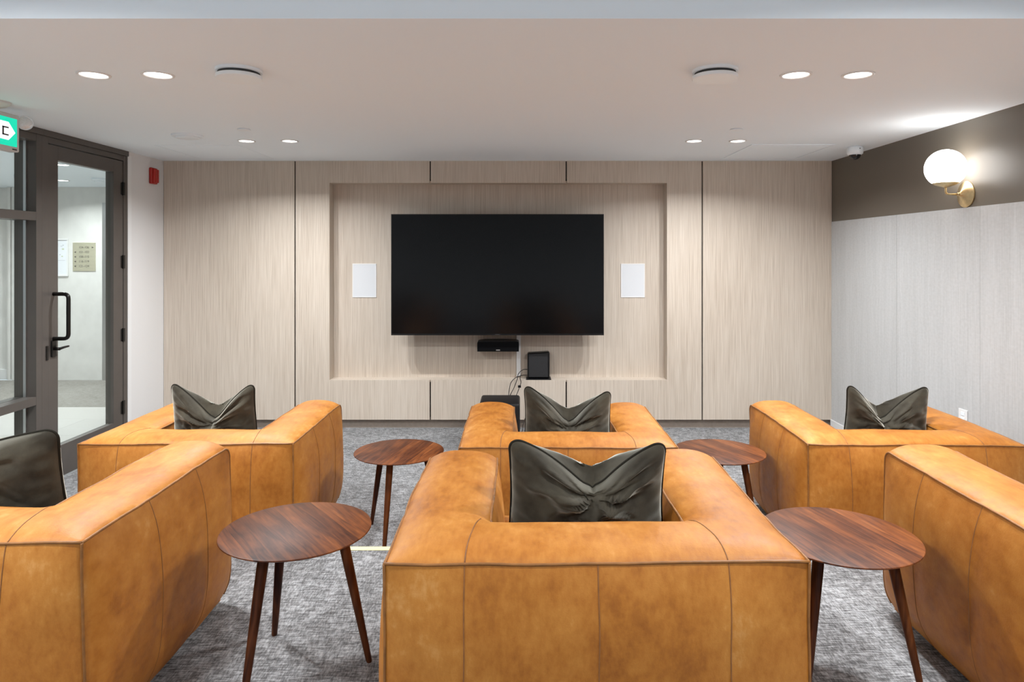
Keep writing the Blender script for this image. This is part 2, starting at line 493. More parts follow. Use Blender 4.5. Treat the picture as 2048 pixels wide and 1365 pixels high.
# ---- glazed door in the left wall
door = empty('door_1', (XL, 4.72, 0)); tag(door, kind='structure')
def wl(o, p=door):
    o.parent = p; o.matrix_parent_inverse = Matrix.Translation(p.location).inverted(); return o
XF = XL - 0.004
HZ = 2.358
wl(link('door_frame', boxes([(XLo, XL, YD1 - 0.055, YD1, 0, CEIL - 0.043), (XLo, XL, 4.655, 4.717, 0, CEIL - 0.043), (XLo, XL - .0005, 4.717, YD1 - .055, HZ + 0.006, CEIL - 0.043),
                             (XLo, XL + 0.012, 4.655, YD1, CEIL - 0.042, CEIL - 0.001)], 0.0015), M['bronze']))
Y0, Y1 = 4.722, 5.610
gy0, gy1, gz0, gz1 = 4.822, 5.482, 0.235, 2.256
wl(link('door_leaf', boxes([(XF - 0.05, XF, Y0, gy0, 0.012, HZ), (XF - 0.05, XF, gy1, Y1, 0.012, HZ), (XF - 0.05, XF, gy0, gy1, 0.012, gz0), (XF - 0.05, XF, gy0, gy1, gz1, HZ)], 0.0012), M['bronze']))
wl(link('door_glass', boxes([(XF - 0.029, XF - 0.023, gy0, gy1, gz0, gz1)]), M['glass']))
for hy in (378, 524, 670, 815):
    z = ZW(hy, Y1)
    wl(link('hinge', boxes([(XF - 0.002, XF + 0.012, Y1 - 0.012, Y1 + 0.014, z - 0.055, z + 0.055), (XF, XF + .004, Y1 - .03, Y1 - .012, z - .05, z + .05)], 0.002), M['black_metal']))
hy = 4.775
pz0, pz1 = ZW(677, 4.8), ZW(588, 4.8)
wl(link('pull_handle', TB(arc_path([(XF, hy, pz1), (XF + 0.105, hy, pz1), (XF + 0.105, hy, pz0), (XF, hy, pz0)], 0.035), 0.0135, seg=12), M['black_metal'], smooth=True))
lz = ZW(698, 4.78)
bm = bmesh.new(); box(bm, XF, XF + 0.012, hy - 0.03, hy + 0.018, lz - 0.055, lz + 0.06, bev=0.004)
wl(link('lock_plate', bm, M['black_metal']))
bm = bmesh.new(); tube(bm, [(XF + .01, hy, lz), (XF + 0.045, hy, lz)], 0.011, seg=12)
tube(bm, spline([(XF + 0.043, hy - 0.006, lz), (XF + 0.05, hy + 0.03, lz + 0.006), (XF + 0.05, hy + 0.085, lz + 0.008)], 5), 0.0105, seg=10, r2=0.007)
wl(link('door_lever', bm, M['black_metal'], smooth=True))
wl(link('strike_plate', boxes([(XL, XL + 0.006, 4.692, 4.712, lz - 0.07, lz + 0.03)], 0.001), M['black_metal']))

# ---- sidelight next to the door
win = empty('window_1', (XL, 4.0, 0)); tag(win, kind='structure')
ws = 2.32; we = 4.655
t0, t1 = 1.822, 1.880; r0, r1 = 0.576, 0.632; b0 = 0.19; h0 = 2.36
wl(link('window_frame', boxes([(XLo, XL, we - 0.055, we - .0005, 0, CEIL - .043), (XLo, XL, ws, ws + 0.055, 0, CEIL - .043), (XLo, XL, 3.45, 3.505, 0, CEIL - .043),
                               *[(XLo + .001, XL - .001, ya, yb, za, zb) for ya, yb in ((ws + .055, 3.45), (3.505, we - .055)) for za, zb in ((h0, CEIL - .043), (t0, t1), (r0, r1), (0, b0))],
                               (XLo, XL + 0.012, ws, we, CEIL - 0.042, CEIL - 0.001)], 0.0012), M['bronze']), win)
for ya, yb in ((ws + 0.055, 3.45), (3.505, we - 0.055)):
    for za, zb in ((b0, r0), (r1, t0), (t1, h0)):
        wl(link('window_pane', boxes([(XL - 0.088, XL - 0.08, ya, yb, za, zb)]), M['glass']), win)
wl(link('glazing_bead', boxes([(XL - 0.08, XL - 0.062, we - 0.068, we - 0.055, b0, h0)], ), M['steel']), win)

# ---- corridor beyond the glass
CX0 = -8.6; CY1 = 8.65
cf = link('floor', boxes([(CX0, XLo, 7.12, CY1, -0.1, 0.0)]), M['carpet2']); tag(cf, kind='structure')
ct = link('floor', boxes([(CX0, XLo, YREAR, 7.12, -0.1, 0.0)]), M['tile']); tag(ct, kind='structure')
cc = link('ceiling', boxes([(CX0, XLo, YREAR, CY1 + 0.3, CEIL, CEIL + 0.1)]), M['ceil']); tag(cc, kind='structure')
cw = link('wall_corridor', boxes([(-6.44, -5.29, CY1, CY1 + 0.12, 0, CEIL), (CX0, -6.44, CY1 + 0.10, CY1 + 0.15, 0, CEIL), (-5.29, -4.05, CY1, CY1 + 0.12, 2.25, CEIL),
                                  (-4.05, XLo, CY1, CY1 + 0.12, 0, CEIL), (XLo, XLo + 0.05, YB + 0.2, CY1, 0, CEIL), (CX0 - 0.1, CX0, YREAR, CY1 + .15, 0, CEIL)]), M['corr_wall'])
tag(cw, kind='structure')
t2 = link('trim_2', boxes([(-6.53, -6.44, CY1 + 0.03, CY1 + 0.10, 0, CEIL), (-6.50, -6.47, CY1 + 0.01, CY1 + 0.03, 0, CEIL)], 0.003), M['corr_wall']); tag(t2, kind='structure')
bc = link('baseboard_corridor', boxes([(CX0, -6.53, CY1 + 0.05, CY1 + 0.10, 0, 0.127)], 0.004), M['white_trim']); tag(bc, kind='structure')
# elevator
el = empty('elevator_entrance', (-4.67, CY1, 0)); tag(el, 'brushed steel elevator entrance at the far end of the corridor', 'elevator')
wl(link('elevator_frame', boxes([(-5.29, -5.19, CY1 - 0.012, CY1 + 0.14, 0, 2.25), (-4.15, -4.05, CY1 - 0.012, CY1 + 0.14, 0, 2.25), (-5.19, -4.15, CY1 - 0.012, CY1 + 0.14, 2.13, 2.25)], 0.003), M['steel']), el)
wl(link('elevator_door', boxes([(-5.19, -4.672, CY1 + 0.10, CY1 + 0.13, 0.01, 2.13)], 0.002), M['steel']), el)
wl(link('elevator_door', boxes([(-4.668, -4.15, CY1 + 0.10, CY1 + 0.13, 0.01, 2.13)], 0.002), M['steel']), el)
# room directory sign
sx0, sx1 = XW(146.5, CY1), XW(191.5, CY1); sz0, sz1 = ZW(542.5, CY1), ZW(485.5, CY1)
sg = link('directory_sign', B(sx0, sx1, CY1 - 0.012, CY1 - 0.002, sz0, sz1, bev=0.002), M['sign_plate'])
tag(sg, 'champagne metal room number sign on the corridor wall beyond the glass door', 'sign')
rows = [('104-106', 1), ('101-103', -1), ('108-115', -1), ('116-119', -1), ('121-124', -1)]
scx = (sx0 + sx1) / 2
for i, (s, d) in enumerate(rows):
    z = sz1 - 0.062 - i * 0.0595
    text(s, 0.040, M['ink'], sg, (scx, CY1 - 0.0125, z), (pi / 2, 0, 0))
    ax = scx + d * 0.112; q = 0.012
    bm = bmesh.new()
    tri = [(ax + d * q, z), (ax - d * q, z + q), (ax - d * q, z - q)]
    a = [bm.verts.new((x, CY1 - 0.0135, zz)) for x, zz in tri]; b = [bm.verts.new((x, CY1 - 0.011, zz)) for x, zz in tri]
    bm.faces.new(a); bm.faces.new(b)
    for k in range(3): bm.faces.new((a[k], a[(k + 1) % 3], b[(k + 1) % 3], b[k]))
    link('arrow', bm, M['ink'], sg)
# framed notice
fx1 = XW(137.5, CY1); fx0 = fx1 - 0.32; fz0, fz1 = ZW(553, CY1), ZW(478, CY1)
fr = empty('framed_notice', (fx0, CY1, fz0)); tag(fr, 'white framed evacuation map on the corridor wall left of the number sign', 'picture frame')
wl(link('picture_frame', boxes([(fx0, fx1, CY1 - 0.02, CY1 - 0.002, fz1 - .018, fz1), (fx0, fx1, CY1 - 0.02, CY1 - 0.002, fz0, fz0 + .018),
                                (fx0, fx0 + .018, CY1 - 0.02, CY1 - 0.002, fz0 + .018, fz1 - .018), (fx1 - .018, fx1, CY1 - 0.02, CY1 - 0.002, fz0 + .018, fz1 - .018)], 0.002), M['white_trim']), fr)
wl(link('notice_sheet', boxes([(fx0 + .018, fx1 - .018, CY1 - 0.008, CY1 - 0.002, fz0 + .018, fz1 - .018)]), M['paper']), fr)
rnd = random.Random(4)
for i in range(14):
    x = rnd.uniform(fx0 + .03, fx1 - .06); z = rnd.uniform(fz0 + .23, fz1 - .06)
    wl(link('map_print', boxes([(x, x + rnd.uniform(.004, .03), CY1 - .0092, CY1 - .0082, z, z + rnd.uniform(.003, .02))]), M['paper_ink'] if i % 3 else M['map_yellow']), fr)
wl(link('ruled_line', boxes([(fx0 + .03, fx1 - .04, CY1 - .0092, CY1 - .0082, fz0 + .20, fz0 + .204)]), M['paper_ink']), fr)
# access reader
rx = XW(53, CY1)
cr = link('card_reader', B(rx - .022, rx + .022, CY1 - 0.03, CY1 - 0.001, ZW(670, CY1), ZW(645, CY1), bev=0.003), plain('grey_reader', (0.22, 0.25, 0.30), 0.4))
tag(cr, 'small grey reader box on the corridor wall seen through the sidelight', 'card reader')

# ------------------------------------------------------------------ ceiling fittings
def downlight(x, y, z, label, group, watt, lamp=True, r=0.072):
    t = empty('downlight', (x, y, z)); tag(t, label, 'ceiling light', group)
    link('trim_ring', LT([(r * 0.80, -0.002), (r * 0.84, -0.006), (r * 0.97, -0.005), (r, -0.0), (r * 0.99, 0.001), (r * 0.80, 0.001)], seg=40, cap=False), M['white_trim'], t, smooth=True)
    link('lens', LT([(r * 0.80, -0.0005), (r * 0.6, -0.0035), (0, -0.0045)], seg=40), M['lens'], t, smooth=True)
    la = bpy.data.lights.new('lamp', 'AREA'); la.shape = 'DISK'; la.size = r * 0.8; la.energy = watt
    la.color = LAMP_COL; la.spread = math.radians(152)
    lo = bpy.data.objects.new('lamp', la); lo.location = (0, 0, -0.012); C.objects.link(lo); lo.parent = t
    return t
far = 'downlights nearest the panelled wall'; mid = 'downlights over the front row'
xs = {5.14: (-2.06, -1.735, 1.312, 1.640), 3.25: (-2.03, -1.724, 1.314, 1.610)}
nm = ['leftmost', 'second from left', 'third from left', 'rightmost']
for i, x in enumerate(xs[5.14]):
    downlight(x, 5.14, CEIL, 'small round lit recessed downlight near the panelled wall, %s in the far row' % nm[i], far, LAMP_W, r=0.066)
for i, x in enumerate(xs[3.25]):
    downlight(x, 3.25, CEIL, 'larger round lit recessed downlight nearer the viewer, %s in the near row' % nm[i], mid, LAMP_W, r=0.074)
for y, k in ((1.36, 0.9), (-0.55, 0.85)):
    for i, x in enumerate(xs[3.25]):
        downlight(x, y, HI, 'recessed downlight in the raised ceiling behind the viewer', 'downlights in the raised ceiling behind the viewer', LAMP_W * k, r=0.074)
for (x, y, lb) in ((-4.36, 6.5, 'lit corridor downlight nearer the glass door'), (-5.27, 7.87, 'lit corridor downlight near the corridor end wall'),
                   (-6.4, 6.9, 'corridor downlight behind the sidelight mullion'), (-5.4, 4.6, 'corridor downlight over the tiled floor'), (-5.6, 2.2, 'corridor downlight nearest the viewer')):
    downlight(x, y, CEIL, lb, 'corridor downlights', CORR_W)

def valve(x, y, label):
    t = empty('air_valve', (x, y, CEIL)); tag(t, label, 'air vent', 'slotted round ceiling valves')
    r = 0.103
    link('collar', LT([(r * 1.0, 0), (r * 1.0, -0.012), (r * 0.97, -0.014), (r * .85, -0.014)], seg=56, cap=False), M['white_plastic'], t, smooth=True, sharp=40)
    link('slot_core', LT([(r * 0.9, -0.001), (r * 0.9, -0.030), (0, -0.030)], seg=56), M['slot'], t, smooth=True, sharp=40)
    link('cover_disc', LT([(0, -0.026), (r * .97, -0.026), (r, -0.028), (r, -0.041), (r * .97, -0.044), (0, -0.046)], seg=56), M['white_plastic'], t, smooth=True, sharp=40)
valve(XW(478, 3.17), 3.17, 'white round ceiling valve with dark slot, on the left beside the near downlights')
valve(XW(1430, 3.17), 3.17, 'white round ceiling valve with dark slot, on the right beside the near downlights')

t = empty('ceiling_detector', (XW(375, 4.90), 4.90, CEIL)); tag(t, 'flat white round ceiling detector with raised inner ring near the door', 'detector')
link('base_ring', LT([(0.108, 0), (0.106, -0.010), (0.100, -0.013), (0, -0.013)], seg=48), M['white_plastic'], t, smooth=True, sharp=35)
link('inner_disc', LT([(0.078, -0.012), (0.078, -0.020), (0.072, -0.024), (0, -0.026)], seg=48), M['white_plastic'], t, smooth=True, sharp=35)
for px, lb in ((488, 'white concealed sprinkler cap on the ceiling at the left'), (1473, 'white concealed sprinkler cap on the ceiling at the right')):
    o = link('sprinkler_cap', LT([(0.040, 0), (0.040, -0.004), (0.044, -0.0045), (0.044, -0.008), (0.042, -0.0095), (0, -0.010)], seg=40), M['white_plastic'], None, (XW(px, 4.66), 4.66, CEIL), smooth=True, sharp=35)
    tag(o, lb, 'sprinkler', 'concealed sprinkler caps')

def dome_cam(x, y, s, label, nm='security_camera', cat='camera'):
    t = empty(nm, (x, y, CEIL)); tag(t, label, cat)
    link('housing', LT([(0.052 * s, 0), (0.060 * s, -0.01 * s), (0.062 * s, -0.035 * s), (0.058 * s, -0.058 * s), (0.046 * s, -0.066 * s), (0.0, -0.066 * s)], seg=40), M['white_plastic'], t, smooth=True, sharp=60)
    link('dome', LT([(0.044 * s, -0.062 * s)] + [(0.044 * s * math.cos(a), (-0.064 - 0.040 * math.sin(a)) * s) for a in [k * pi / 16 for k in range(9)]], seg=32, cap=False), M['dome'], t, smooth=True)
    return t
dc = dome_cam(2.66, 5.42, 1.0, 'white dome security camera on the ceiling near the taupe wall corner')
link('status_hole', LT([(0.004, 0), (0.004, 0.003), (0, 0.003)], seg=12, axis='y'), M['slot'], dc, (0.01, -0.0625, -0.022))
dome_cam(XW(41, 7.24), 7.24, 0.95, 'white and dark dome sensor on the corridor ceiling behind the sidelight', 'dome_sensor', 'sensor')
o = link('smoke_detector', LT([(0.075, 0), (0.075, -0.015), (0.062, -0.03), (0.045, -0.032), (0.04, -0.045), (0, -0.047)], seg=40), M['white_plastic'], None, (XW(198, 7.66), 7.66, CEIL), smooth=True, sharp=40)
tag(o, 'white smoke detector on the corridor ceiling above the number sign', 'smoke detector')

# ------------------------------------------------------------------ exit sign
ex = empty('exit_sign', (-2.95, 3.82, CEIL)); tag(ex, 'green lit exit sign hanging from the ceiling with emergency lamp head', 'exit sign')
y0, y1 = 3.62 - 3.82, 3.985 - 3.82; z1 = ZW(232, 3.985) - CEIL; z0 = ZW(306, 3.985) - CEIL
bm = bmesh.new(); box(bm, -0.03, 0.03, y0, y1, z0, z1, bev=0.010, seg=3)
link('sign_case', bm, M['exit_case'], ex, smooth=True, sharp=40)
link('green_face', boxes([(0.0295, 0.0315, y0 + .02, y1 - .024, z0 + .028, z1 - .026)], 0.0005), M['exit_green'], ex)
zc = (z0 + z1) / 2; yt = y1 - .040
bm = bmesh.new()
poly = [(yt, zc), (yt - .052, zc + .055), (yt - .19, zc + .055), (yt - .19, zc - .045), (yt - .052, zc - .048)]
a = [bm.verts.new((0.033, y, z)) for y, z in poly]; b = [bm.verts.new((0.031, y, z)) for y, z in poly]
bm.faces.new(a); bm.faces.new(b)
for k in range(5): bm.faces.new((a[k], a[(k + 1) % 5], b[(k + 1) % 5], b[k]))
link('arrow_panel', bm, M['exit_white'], ex)
link('pictogram', boxes([(0.033, 0.034, yt - .10, yt - .052, zc + .018, zc + .026), (0.033, 0.034, yt - .10, yt - .052, zc - .024, zc - .016), (0.033, 0.034, yt - .10, yt - .088, zc - .024, zc + .026)]), M['ink'], ex)
link('maker_mark', boxes([(0.030, 0.0306, y1 - .06, y1 - .024, z0 + .009, z0 + .016)]), M['slot'], ex)
link('ceiling_canopy', LT([(0.085, 0), (0.083, -0.012), (0.06, -0.026), (0.03, -0.034), (0.03, z1 - 0.0)], seg=40), M['exit_case'], ex, smooth=True, sharp=40)
bm = bmesh.new(); lathe(bm, [(0.0, -0.05), (0.028, -0.045), (0.040, -0.015), (0.043, 0.0), (0.040, 0.004), (0.036, 0.001)], seg=32, axis='x', cap=False)
hd = link('lamp_head', bm, M['white_plastic'], ex, (0.02, y1 + .055, z1 - 0.03), smooth=True); hd.rotation_euler = (0, 0, -0.7)
l2 = link('reflector', LT([(0.036, 0.001), (0.02, 0.006), (0, 0.007)], seg=32, axis='x', cap=False), M['clear_lens'], hd, smooth=True)

# ------------------------------------------------------------------ wall fittings
t = empty('alarm_sounder', (XL, 6.04, ZW(352, 6.04))); tag(t, 'red fire alarm sounder strobe on the white wall beside the door', 'fire alarm')
bm = bmesh.new(); box(bm, 0.001, 0.030, -0.048, 0.048, -0.072, 0.070, bev=0.008, seg=3); link('back_box', bm, M['red'], t, smooth=True, sharp=40)
bm = bmesh.new(); box(bm, 0.028, 0.050, -0.040, 0.004, -0.066, 0.064, bev=0.007, seg=3); link('sounder_cover', bm, M['red'], t, smooth=True, sharp=40)
bm = bmesh.new(); box(bm, 0.028, 0.046, 0.008, 0.042, -0.06, 0.058, bev=0.006, seg=3); link('strobe_cover', bm, M['red'], t, smooth=True, sharp=40)

YS = 4.36
sc_ = empty('wall_sconce', (XR, YS, ZW(389, YS))); tag(sc_, 'lit opal globe wall lamp on a brass arm and disc', 'wall lamp')
link('backplate', LT([(0.084, -0.001), (0.084, -0.008), (0.05, -0.022), (0.015, -0.042), (0.010, -0.048), (0, -0.048)], seg=56, axis='x'), M['brass'], sc_, smooth=True, sharp=30)
gx = XW(1891, YS) - XR; gz = ZW(337, YS) - ZW(389, YS)
link('arm', TB(arc_path([(-0.04, 0, 0), (gx, 0, 0), (gx, 0, gz - 0.11)], 0.025), 0.006, seg=12), M['brass'], sc_, smooth=True)
link('collar', LT([(0.009, -0.062), (0.011, -0.058), (0.011, -0.048), (0.009, -0.046)], seg=20, axis='x'), M['brass'], sc_, smooth=True)
R = 0.120
hb = -0.093
cup_r = math.sqrt(R * R - hb * hb)
link('cup', LT([(0.007, hb - 0.03), (0.012, hb - 0.028), (cup_r * .75, hb - 0.014), (cup_r, hb - 0.001), (cup_r * .98, hb), (0, hb)], seg=48), M['brass'], sc_, (gx, 0, gz), smooth=True, sharp=50)
prof = [(math.sqrt(max(0, R * R - h * h)), h) for h in [R * math.sin(a) for a in [math.asin(hb / R) + k * (pi / 2 - math.asin(hb / R)) / 24 for k in range(25)]]]
prof[-1] = (0, R)
link('globe', LT([(0, hb)] + prof, seg=56), M['globe'], sc_, (gx, 0, gz), smooth=True, sharp=60)

yo = YR(1929)
t = empty('wall_outlet', (XR - 0.006, yo, ZW(828, yo))); tag(t, 'white electrical outlet plate low on the pale right wall', 'outlet')
link('plate', B(-0.006, -0.0005, -0.042, 0.042, -0.06, 0.028, bev=0.002), M['white_trim'], t)
link('socket', boxes([(-0.008, -0.005, -0.017, 0.017, -0.045, -0.022), (-0.008, -0.005, -0.017, 0.017, -0.012, 0.012)], 0.001), M['white_plastic'], t)

# ------------------------------------------------------------------ television and sound
TY = 6.14
tv = empty('television', (XW(995, TY), TY, ZW(671, TY))); tag(tv, 'large black flat television mounted in the wall recess, switched off', 'television')
tw = (XW(1207.5, TY) - XW(782, TY)) / 2; th = ZW(429, TY) - ZW(671.5, TY)
bm = bmesh.new(); box(bm, -tw, tw, 0.004, 0.055, 0, th, bev=0.004); link('back_case', bm, M['black_plastic'], tv)
link('bezel', boxes([(-tw, tw, -0.002, 0.006, 0, 0.014), (-tw, tw, -0.002, 0.006, th - .009, th), (-tw, -tw + .009, -0.002, 0.006, .014, th - .009), (tw - .009, tw, -0.002, 0.006, .014, th - .009)], 0.001), M['black_plastic'], tv)
link('screen', boxes([(-tw + .009, tw - .009, 0.0, 0.004, 0.014, th - 0.009)]), M['screen'], tv)
link('badge', boxes([(-0.022, 0.022, -0.003, -0.0015, 0.004, 0.009)]), plain('dim_badge', (0.05, 0.05, 0.05), 0.4), tv)
link('wall_bracket', boxes([(-0.3, 0.3, 0.055, 0.10, 0.25, 0.75), (-0.12, 0.12, 0.10, ND - TY, 0.35, 0.65)], 0.003), M['black_metal'], tv)

for px, lb in ((729, 'white rectangular in-wall speaker grille left of the television'), (1265.5, 'white rectangular in-wall speaker grille right of the television')):
    x = XW(px, ND)
    t = empty('wall_speaker', (x, ND, ZW(561.5, ND))); tag(t, lb, 'speaker', 'in-wall speakers beside the television')
    link('frame', boxes([(-0.112, 0.112, -0.006, 0, -0.158, -.150), (-0.112, 0.112, -0.006, 0, 0.150, 0.158), (-0.112, -0.104, -0.006, 0, -.150, .150), (0.104, 0.112, -0.006, 0, -.150, .150)], 0.001), M['white_trim'], t)
    link('grille', boxes([(-0.104, 0.104, -0.005, 0, -0.150, 0.150)]), M['grille'], t)

ys_ = 6.28
t = empty('centre_speaker', (XW(996.5, ys_), ys_, ZW(702, ys_))); tag(t, 'low black centre speaker on the wall under the television', 'speaker')
bm = bmesh.new(); hw = 0.19; n = 24
prof = [(-hw, 0.0), (hw, 0.0), (hw + .001, 0.06)] + [(hw - 0.012 + 0.012 * math.cos(a), 0.078 + 0.012 * math.sin(a)) for a in (0.3, 0.8, 1.3)] + \
       [(hw * .92 * math.cos(a), 0.090 + 0.010 * math.sin(a)) for a in [pi * k / 12 for k in range(1, 12)]] + [(-hw + 0.012 - 0.012 * math.cos(a), 0.078 + 0.012 * math.sin(a)) for a in (1.3, 0.8, 0.3)] + [(-hw - .001, 0.06)]
a = [bm.verts.new((x, -0.055, z)) for x, z in prof]; b = [bm.verts.new((x, 0.09, z)) for x, z in prof]
bm.faces.new(a); bm.faces.new(b)
for k in range(len(prof)): bm.faces.new((a[k], a[(k + 1) % len(prof)], b[(k + 1) % len(prof)], b[k]))
link('cabinet', bm, M['black_plastic'], t)
bm = bmesh.new(); box(bm, -hw + .006, hw - .006, -0.064, -0.054, 0.006, 0.088, bev=0.004); link('grille', bm, M['black_cloth'], t)
link('badge', boxes([(-0.018, 0.018, -0.067, -0.063, 0.010, 0.019)], 0.001), M['silver'], t)
link('bracket', boxes([(-0.05, 0.05, 0.08, ND - ys_, 0.02, 0.07)]), M['black_metal'], t)

o = link('cable_raceway', B(XW(1033, ND), XW(1041.5, ND), ND - 0.020, ND - 0.0005, ZW(755, ND) + 0.01, ZW(640, ND), bev=0.003), M['white_trim'])
tag(o, 'narrow white vertical cable cover below the television', 'cable cover')

yb = 6.275
bx0, bx1 = XW(1055, yb), XW(1099.5, yb)
t = empty('rear_speaker', ((bx0 + bx1) / 2, yb, NZ0)); tag(t, 'small black perforated box speaker standing on the recess ledge', 'speaker')
hw = (bx1 - bx0) / 2
bm = bmesh.new(); box(bm, -hw, hw, 0.0, 0.11, 0.008, 0.245, bev=0.014, seg=3)
for v in bm.verts:
    if v.co.z > 0.12: v.co.z += 0.006 * (v.co.x / hw)
link('cabinet', bm, M['black_plastic'], t, smooth=True, sharp=35)
link('perforated_front', B(-hw + .012, hw - .018, -0.003, 0.004, 0.022, 0.232, bev=0.002), M['perf'], t)
link('foot_plate', B(-hw - .012, hw + .012, -0.03, 0.11, 0.0005, 0.008, bev=0.002), M['black_plastic'], t)

# subwoofer on the floor
t = empty('subwoofer', (XW(999, 5.5), 5.5, 0)); tag(t, 'large black subwoofer box on the carpet behind the middle front armchair', 'speaker')
bm = bmesh.new(); box(bm, -0.165, 0.165, 0.0, 0.36, 0.02, 0.389, bev=0.022, seg=4); link('cabinet', bm, M['sub'], t, smooth=True, sharp=35)
for fx in (-0.13, 0.13):
    for fy in (0.035, 0.32):
        link('foot', LT([(0.02, 0), (0.022, 0.022), (0, 0.022)], seg=16), M['black_plastic'], t, (fx, fy, 0))
# cables
yc = YB - 0.012
def cable(pts, label, r=0.0032):
    bm = TB(spline([(XW(px, y), y, ZW(py, y)) for px, py, y in pts], 8), r, seg=8)
    o = link('cable', bm, M['black_plastic'], smooth=True); tag(o, label, 'cable', 'black speaker cables'); return o
cable([(1056, 739.5, 6.31), (1046, 740, 6.28), (1037, 748, 6.24), (1034, 760, 6.21), (1028, 776, 6.1), (1020, 792, 5.88), (1018, 806, 5.87)], 'black cable running down straight from the box speaker to the subwoofer')
cable([(1056, 751, 6.31), (1046, 751, 6.26), (1038, 753, 6.225), (1030, 757, 6.215), (1022, 766, 6.15), (1018, 784, 5.95), (1017, 808, 5.87)], 'black cable looping left above the subwoofer')
cable([(1042, 750, 6.30), (1040, 757, 6.215), (1042, 765, 6.21), (1039, 775, 6.1), (1036, 783, 6.0), (1032, 794, 5.89), (1031, 808, 5.87)], 'black cable with small ferrite lump above the subwoofer')
o = link('cable_clip', B(XW(1036, 6.1), XW(1042, 6.1), 6.095, 6.115, ZW(776, 6.1), ZW(771.5, 6.1), bev=0.002), M['black_plastic']); tag(o, 'small black lump clipped around a speaker cable', 'cable clip')
cable([(1056, 826, 6.2), (1050, 838, 6.12), (1046, 850, 6.0), (1043, 866, 5.9), (1030, 872, 5.86)], 'black cable hanging right of the subwoofer behind the cushion', 0.003)

# ------------------------------------------------------------------ armchairs
W, D, H, T = 1.08, 0.93, 0.640, 0.262
CR = 0.031          # crown of the top band
BU = 0.036          # bulge of the side panels
RF = 0.040          # rounding of the front top
RB = 0.07
Z0 = 0.03

def rnd_yz(y, z):
    """round the front top and front bottom edges in side view; returns y,z and outward normal"""
    if y > D - RF and z > H - RF:
        a = (y - (D - RF)) / RF; b = (z - (H - RF)) / RF
        u = a * math.sqrt(max(0, 1 - b * b / 2)); v = b * math.sqrt(max(0, 1 - a * a / 2))
        n = Vector((0, u, v)); n = n.normalized() if n.length > 1e-6 else Vector((0, 0, 1))
        return D - RF + u * RF, H - RF + v * RF, n
    if y > D - RB and z < Z0 + RB:
        a = (y - (D - RB)) / RB; b = ((Z0 + RB) - z) / RB
        u = a * math.sqrt(max(0, 1 - b * b / 2)); v = b * math.sqrt(max(0, 1 - a * a / 2))
        n = Vector((0, u, -v)); n = n.normalized() if n.length > 1e-6 else Vector((0, 1, 0))
        return D - RB + u * RB, Z0 + RB - v * RB, n
    return y, z, None

def ff(t, p=3.0):
    t = min(1, max(0, t)); return 1 - abs(2 * t - 1) ** p

def finish(v, seed):
    x, y, z = v
    if z < 0.16:
        k = ((0.16 - z) / 0.16) ** 2.2 * 0.055
        x *= 1 - k * 1.2; y += k * (0.5 - y / D) * 1.0 if y < D * .5 else -k * 0.3
    # arms sag a touch in the middle of the top
    p = Vector((x * 1.9 + seed * 7.1, y * 1.9, z * 1.9))
    q = Vector((x * 7 + seed * 3.3, y * 7, z * 7))
    d = noise.noise_vector(p) * 0.008 + noise.noise_vector(q) * 0.0028
    return Vector((x, y, z)) + d

def top_h(x, y):
    ax = abs(x)
    dx = W / 2 - ax; dy = y
    k = 0.05
    h = max(k - abs(dx - dy), 0) / k
    d = max(0, min(dx, dy) - h * h * k * 0.25)
    ex = max(0, ax - (W / 2 - T)); ey = max(0, T - y)
    e = math.hypot(ex, ey) if y < T and ax > W / 2 - T else (ex if y >= T else ey)
    if d + e < 1e-6: return 0
    w = d / (d + e)
    return CR * (1 - abs(2 * w - 1) ** 2.8)

def lin(a, b, n): return [a + (b - a) * i / n for i in range(n + 1)]

def P_top(x, y, seed):
    yy, zz, n = rnd_yz(y, H)
    n = n or Vector((0, 0, 1))
    v = Vector((x, yy, zz)) + n * top_h(x, min(y, D - 0.001) if y > T else y)
    return finish(v, seed)
def P_front(x, z, seed):
    yy, zz, n = rnd_yz(D, z)
    n = n or Vector((0, 1, 0))
    return finish(Vector((x, yy, zz)) + n * top_h(x, D - 0.001), seed)
def P_side(sg, y, z, seed):
    yy, zz, n = rnd_yz(y, z)
    b = BU * ff(y / D, 9) * ff((z - Z0) / (H - Z0), 3.0)
    for s in (0.35, 0.69): b -= 0.004 * math.exp(-((y / D - s) / 0.03) ** 2)
    return finish(Vector((sg * (W / 2 + b), yy, zz)), seed)
def P_back(x, z, seed):
    b = BU * ff((x + W / 2) / W, 5) * ff((z - Z0) / (H - Z0), 3.0)
    for s in (-(W / 2 - .205), 0, W / 2 - .205): b -= 0.0035 * math.exp(-((x - s) / 0.02) ** 2) * (b / BU)
    return finish(Vector((x, -b, z)), seed)
def P_inner(sg, y, z, seed):
    yy, zz, n = rnd_yz(y, z)
    b = 0.028 * ff((y - T) / (D - T), 3) * ff((z - 0.30) / (H - 0.30), 2.2)
    return finish(Vector((sg * (W / 2 - T - b), yy, zz)), seed)
def P_iback(x, z, seed):
    xx = W / 2 - T
    b = 0.022 * ff((x + xx) / (2 * xx), 3) * ff((z - 0.30) / (H - 0.30), 2.2)
    return finish(Vector((x, T + b, z)), seed)

def patch(bm, us, vs, fn):
    g = [[bm.verts.new(fn(u, v)) for v in vs] for u in us]
    for i in range(len(us) - 1):
        for j in range(len(vs) - 1):
            try: bm.faces.new((g[i][j], g[i + 1][j], g[i + 1][j + 1], g[i][j + 1]))
            except ValueError: pass

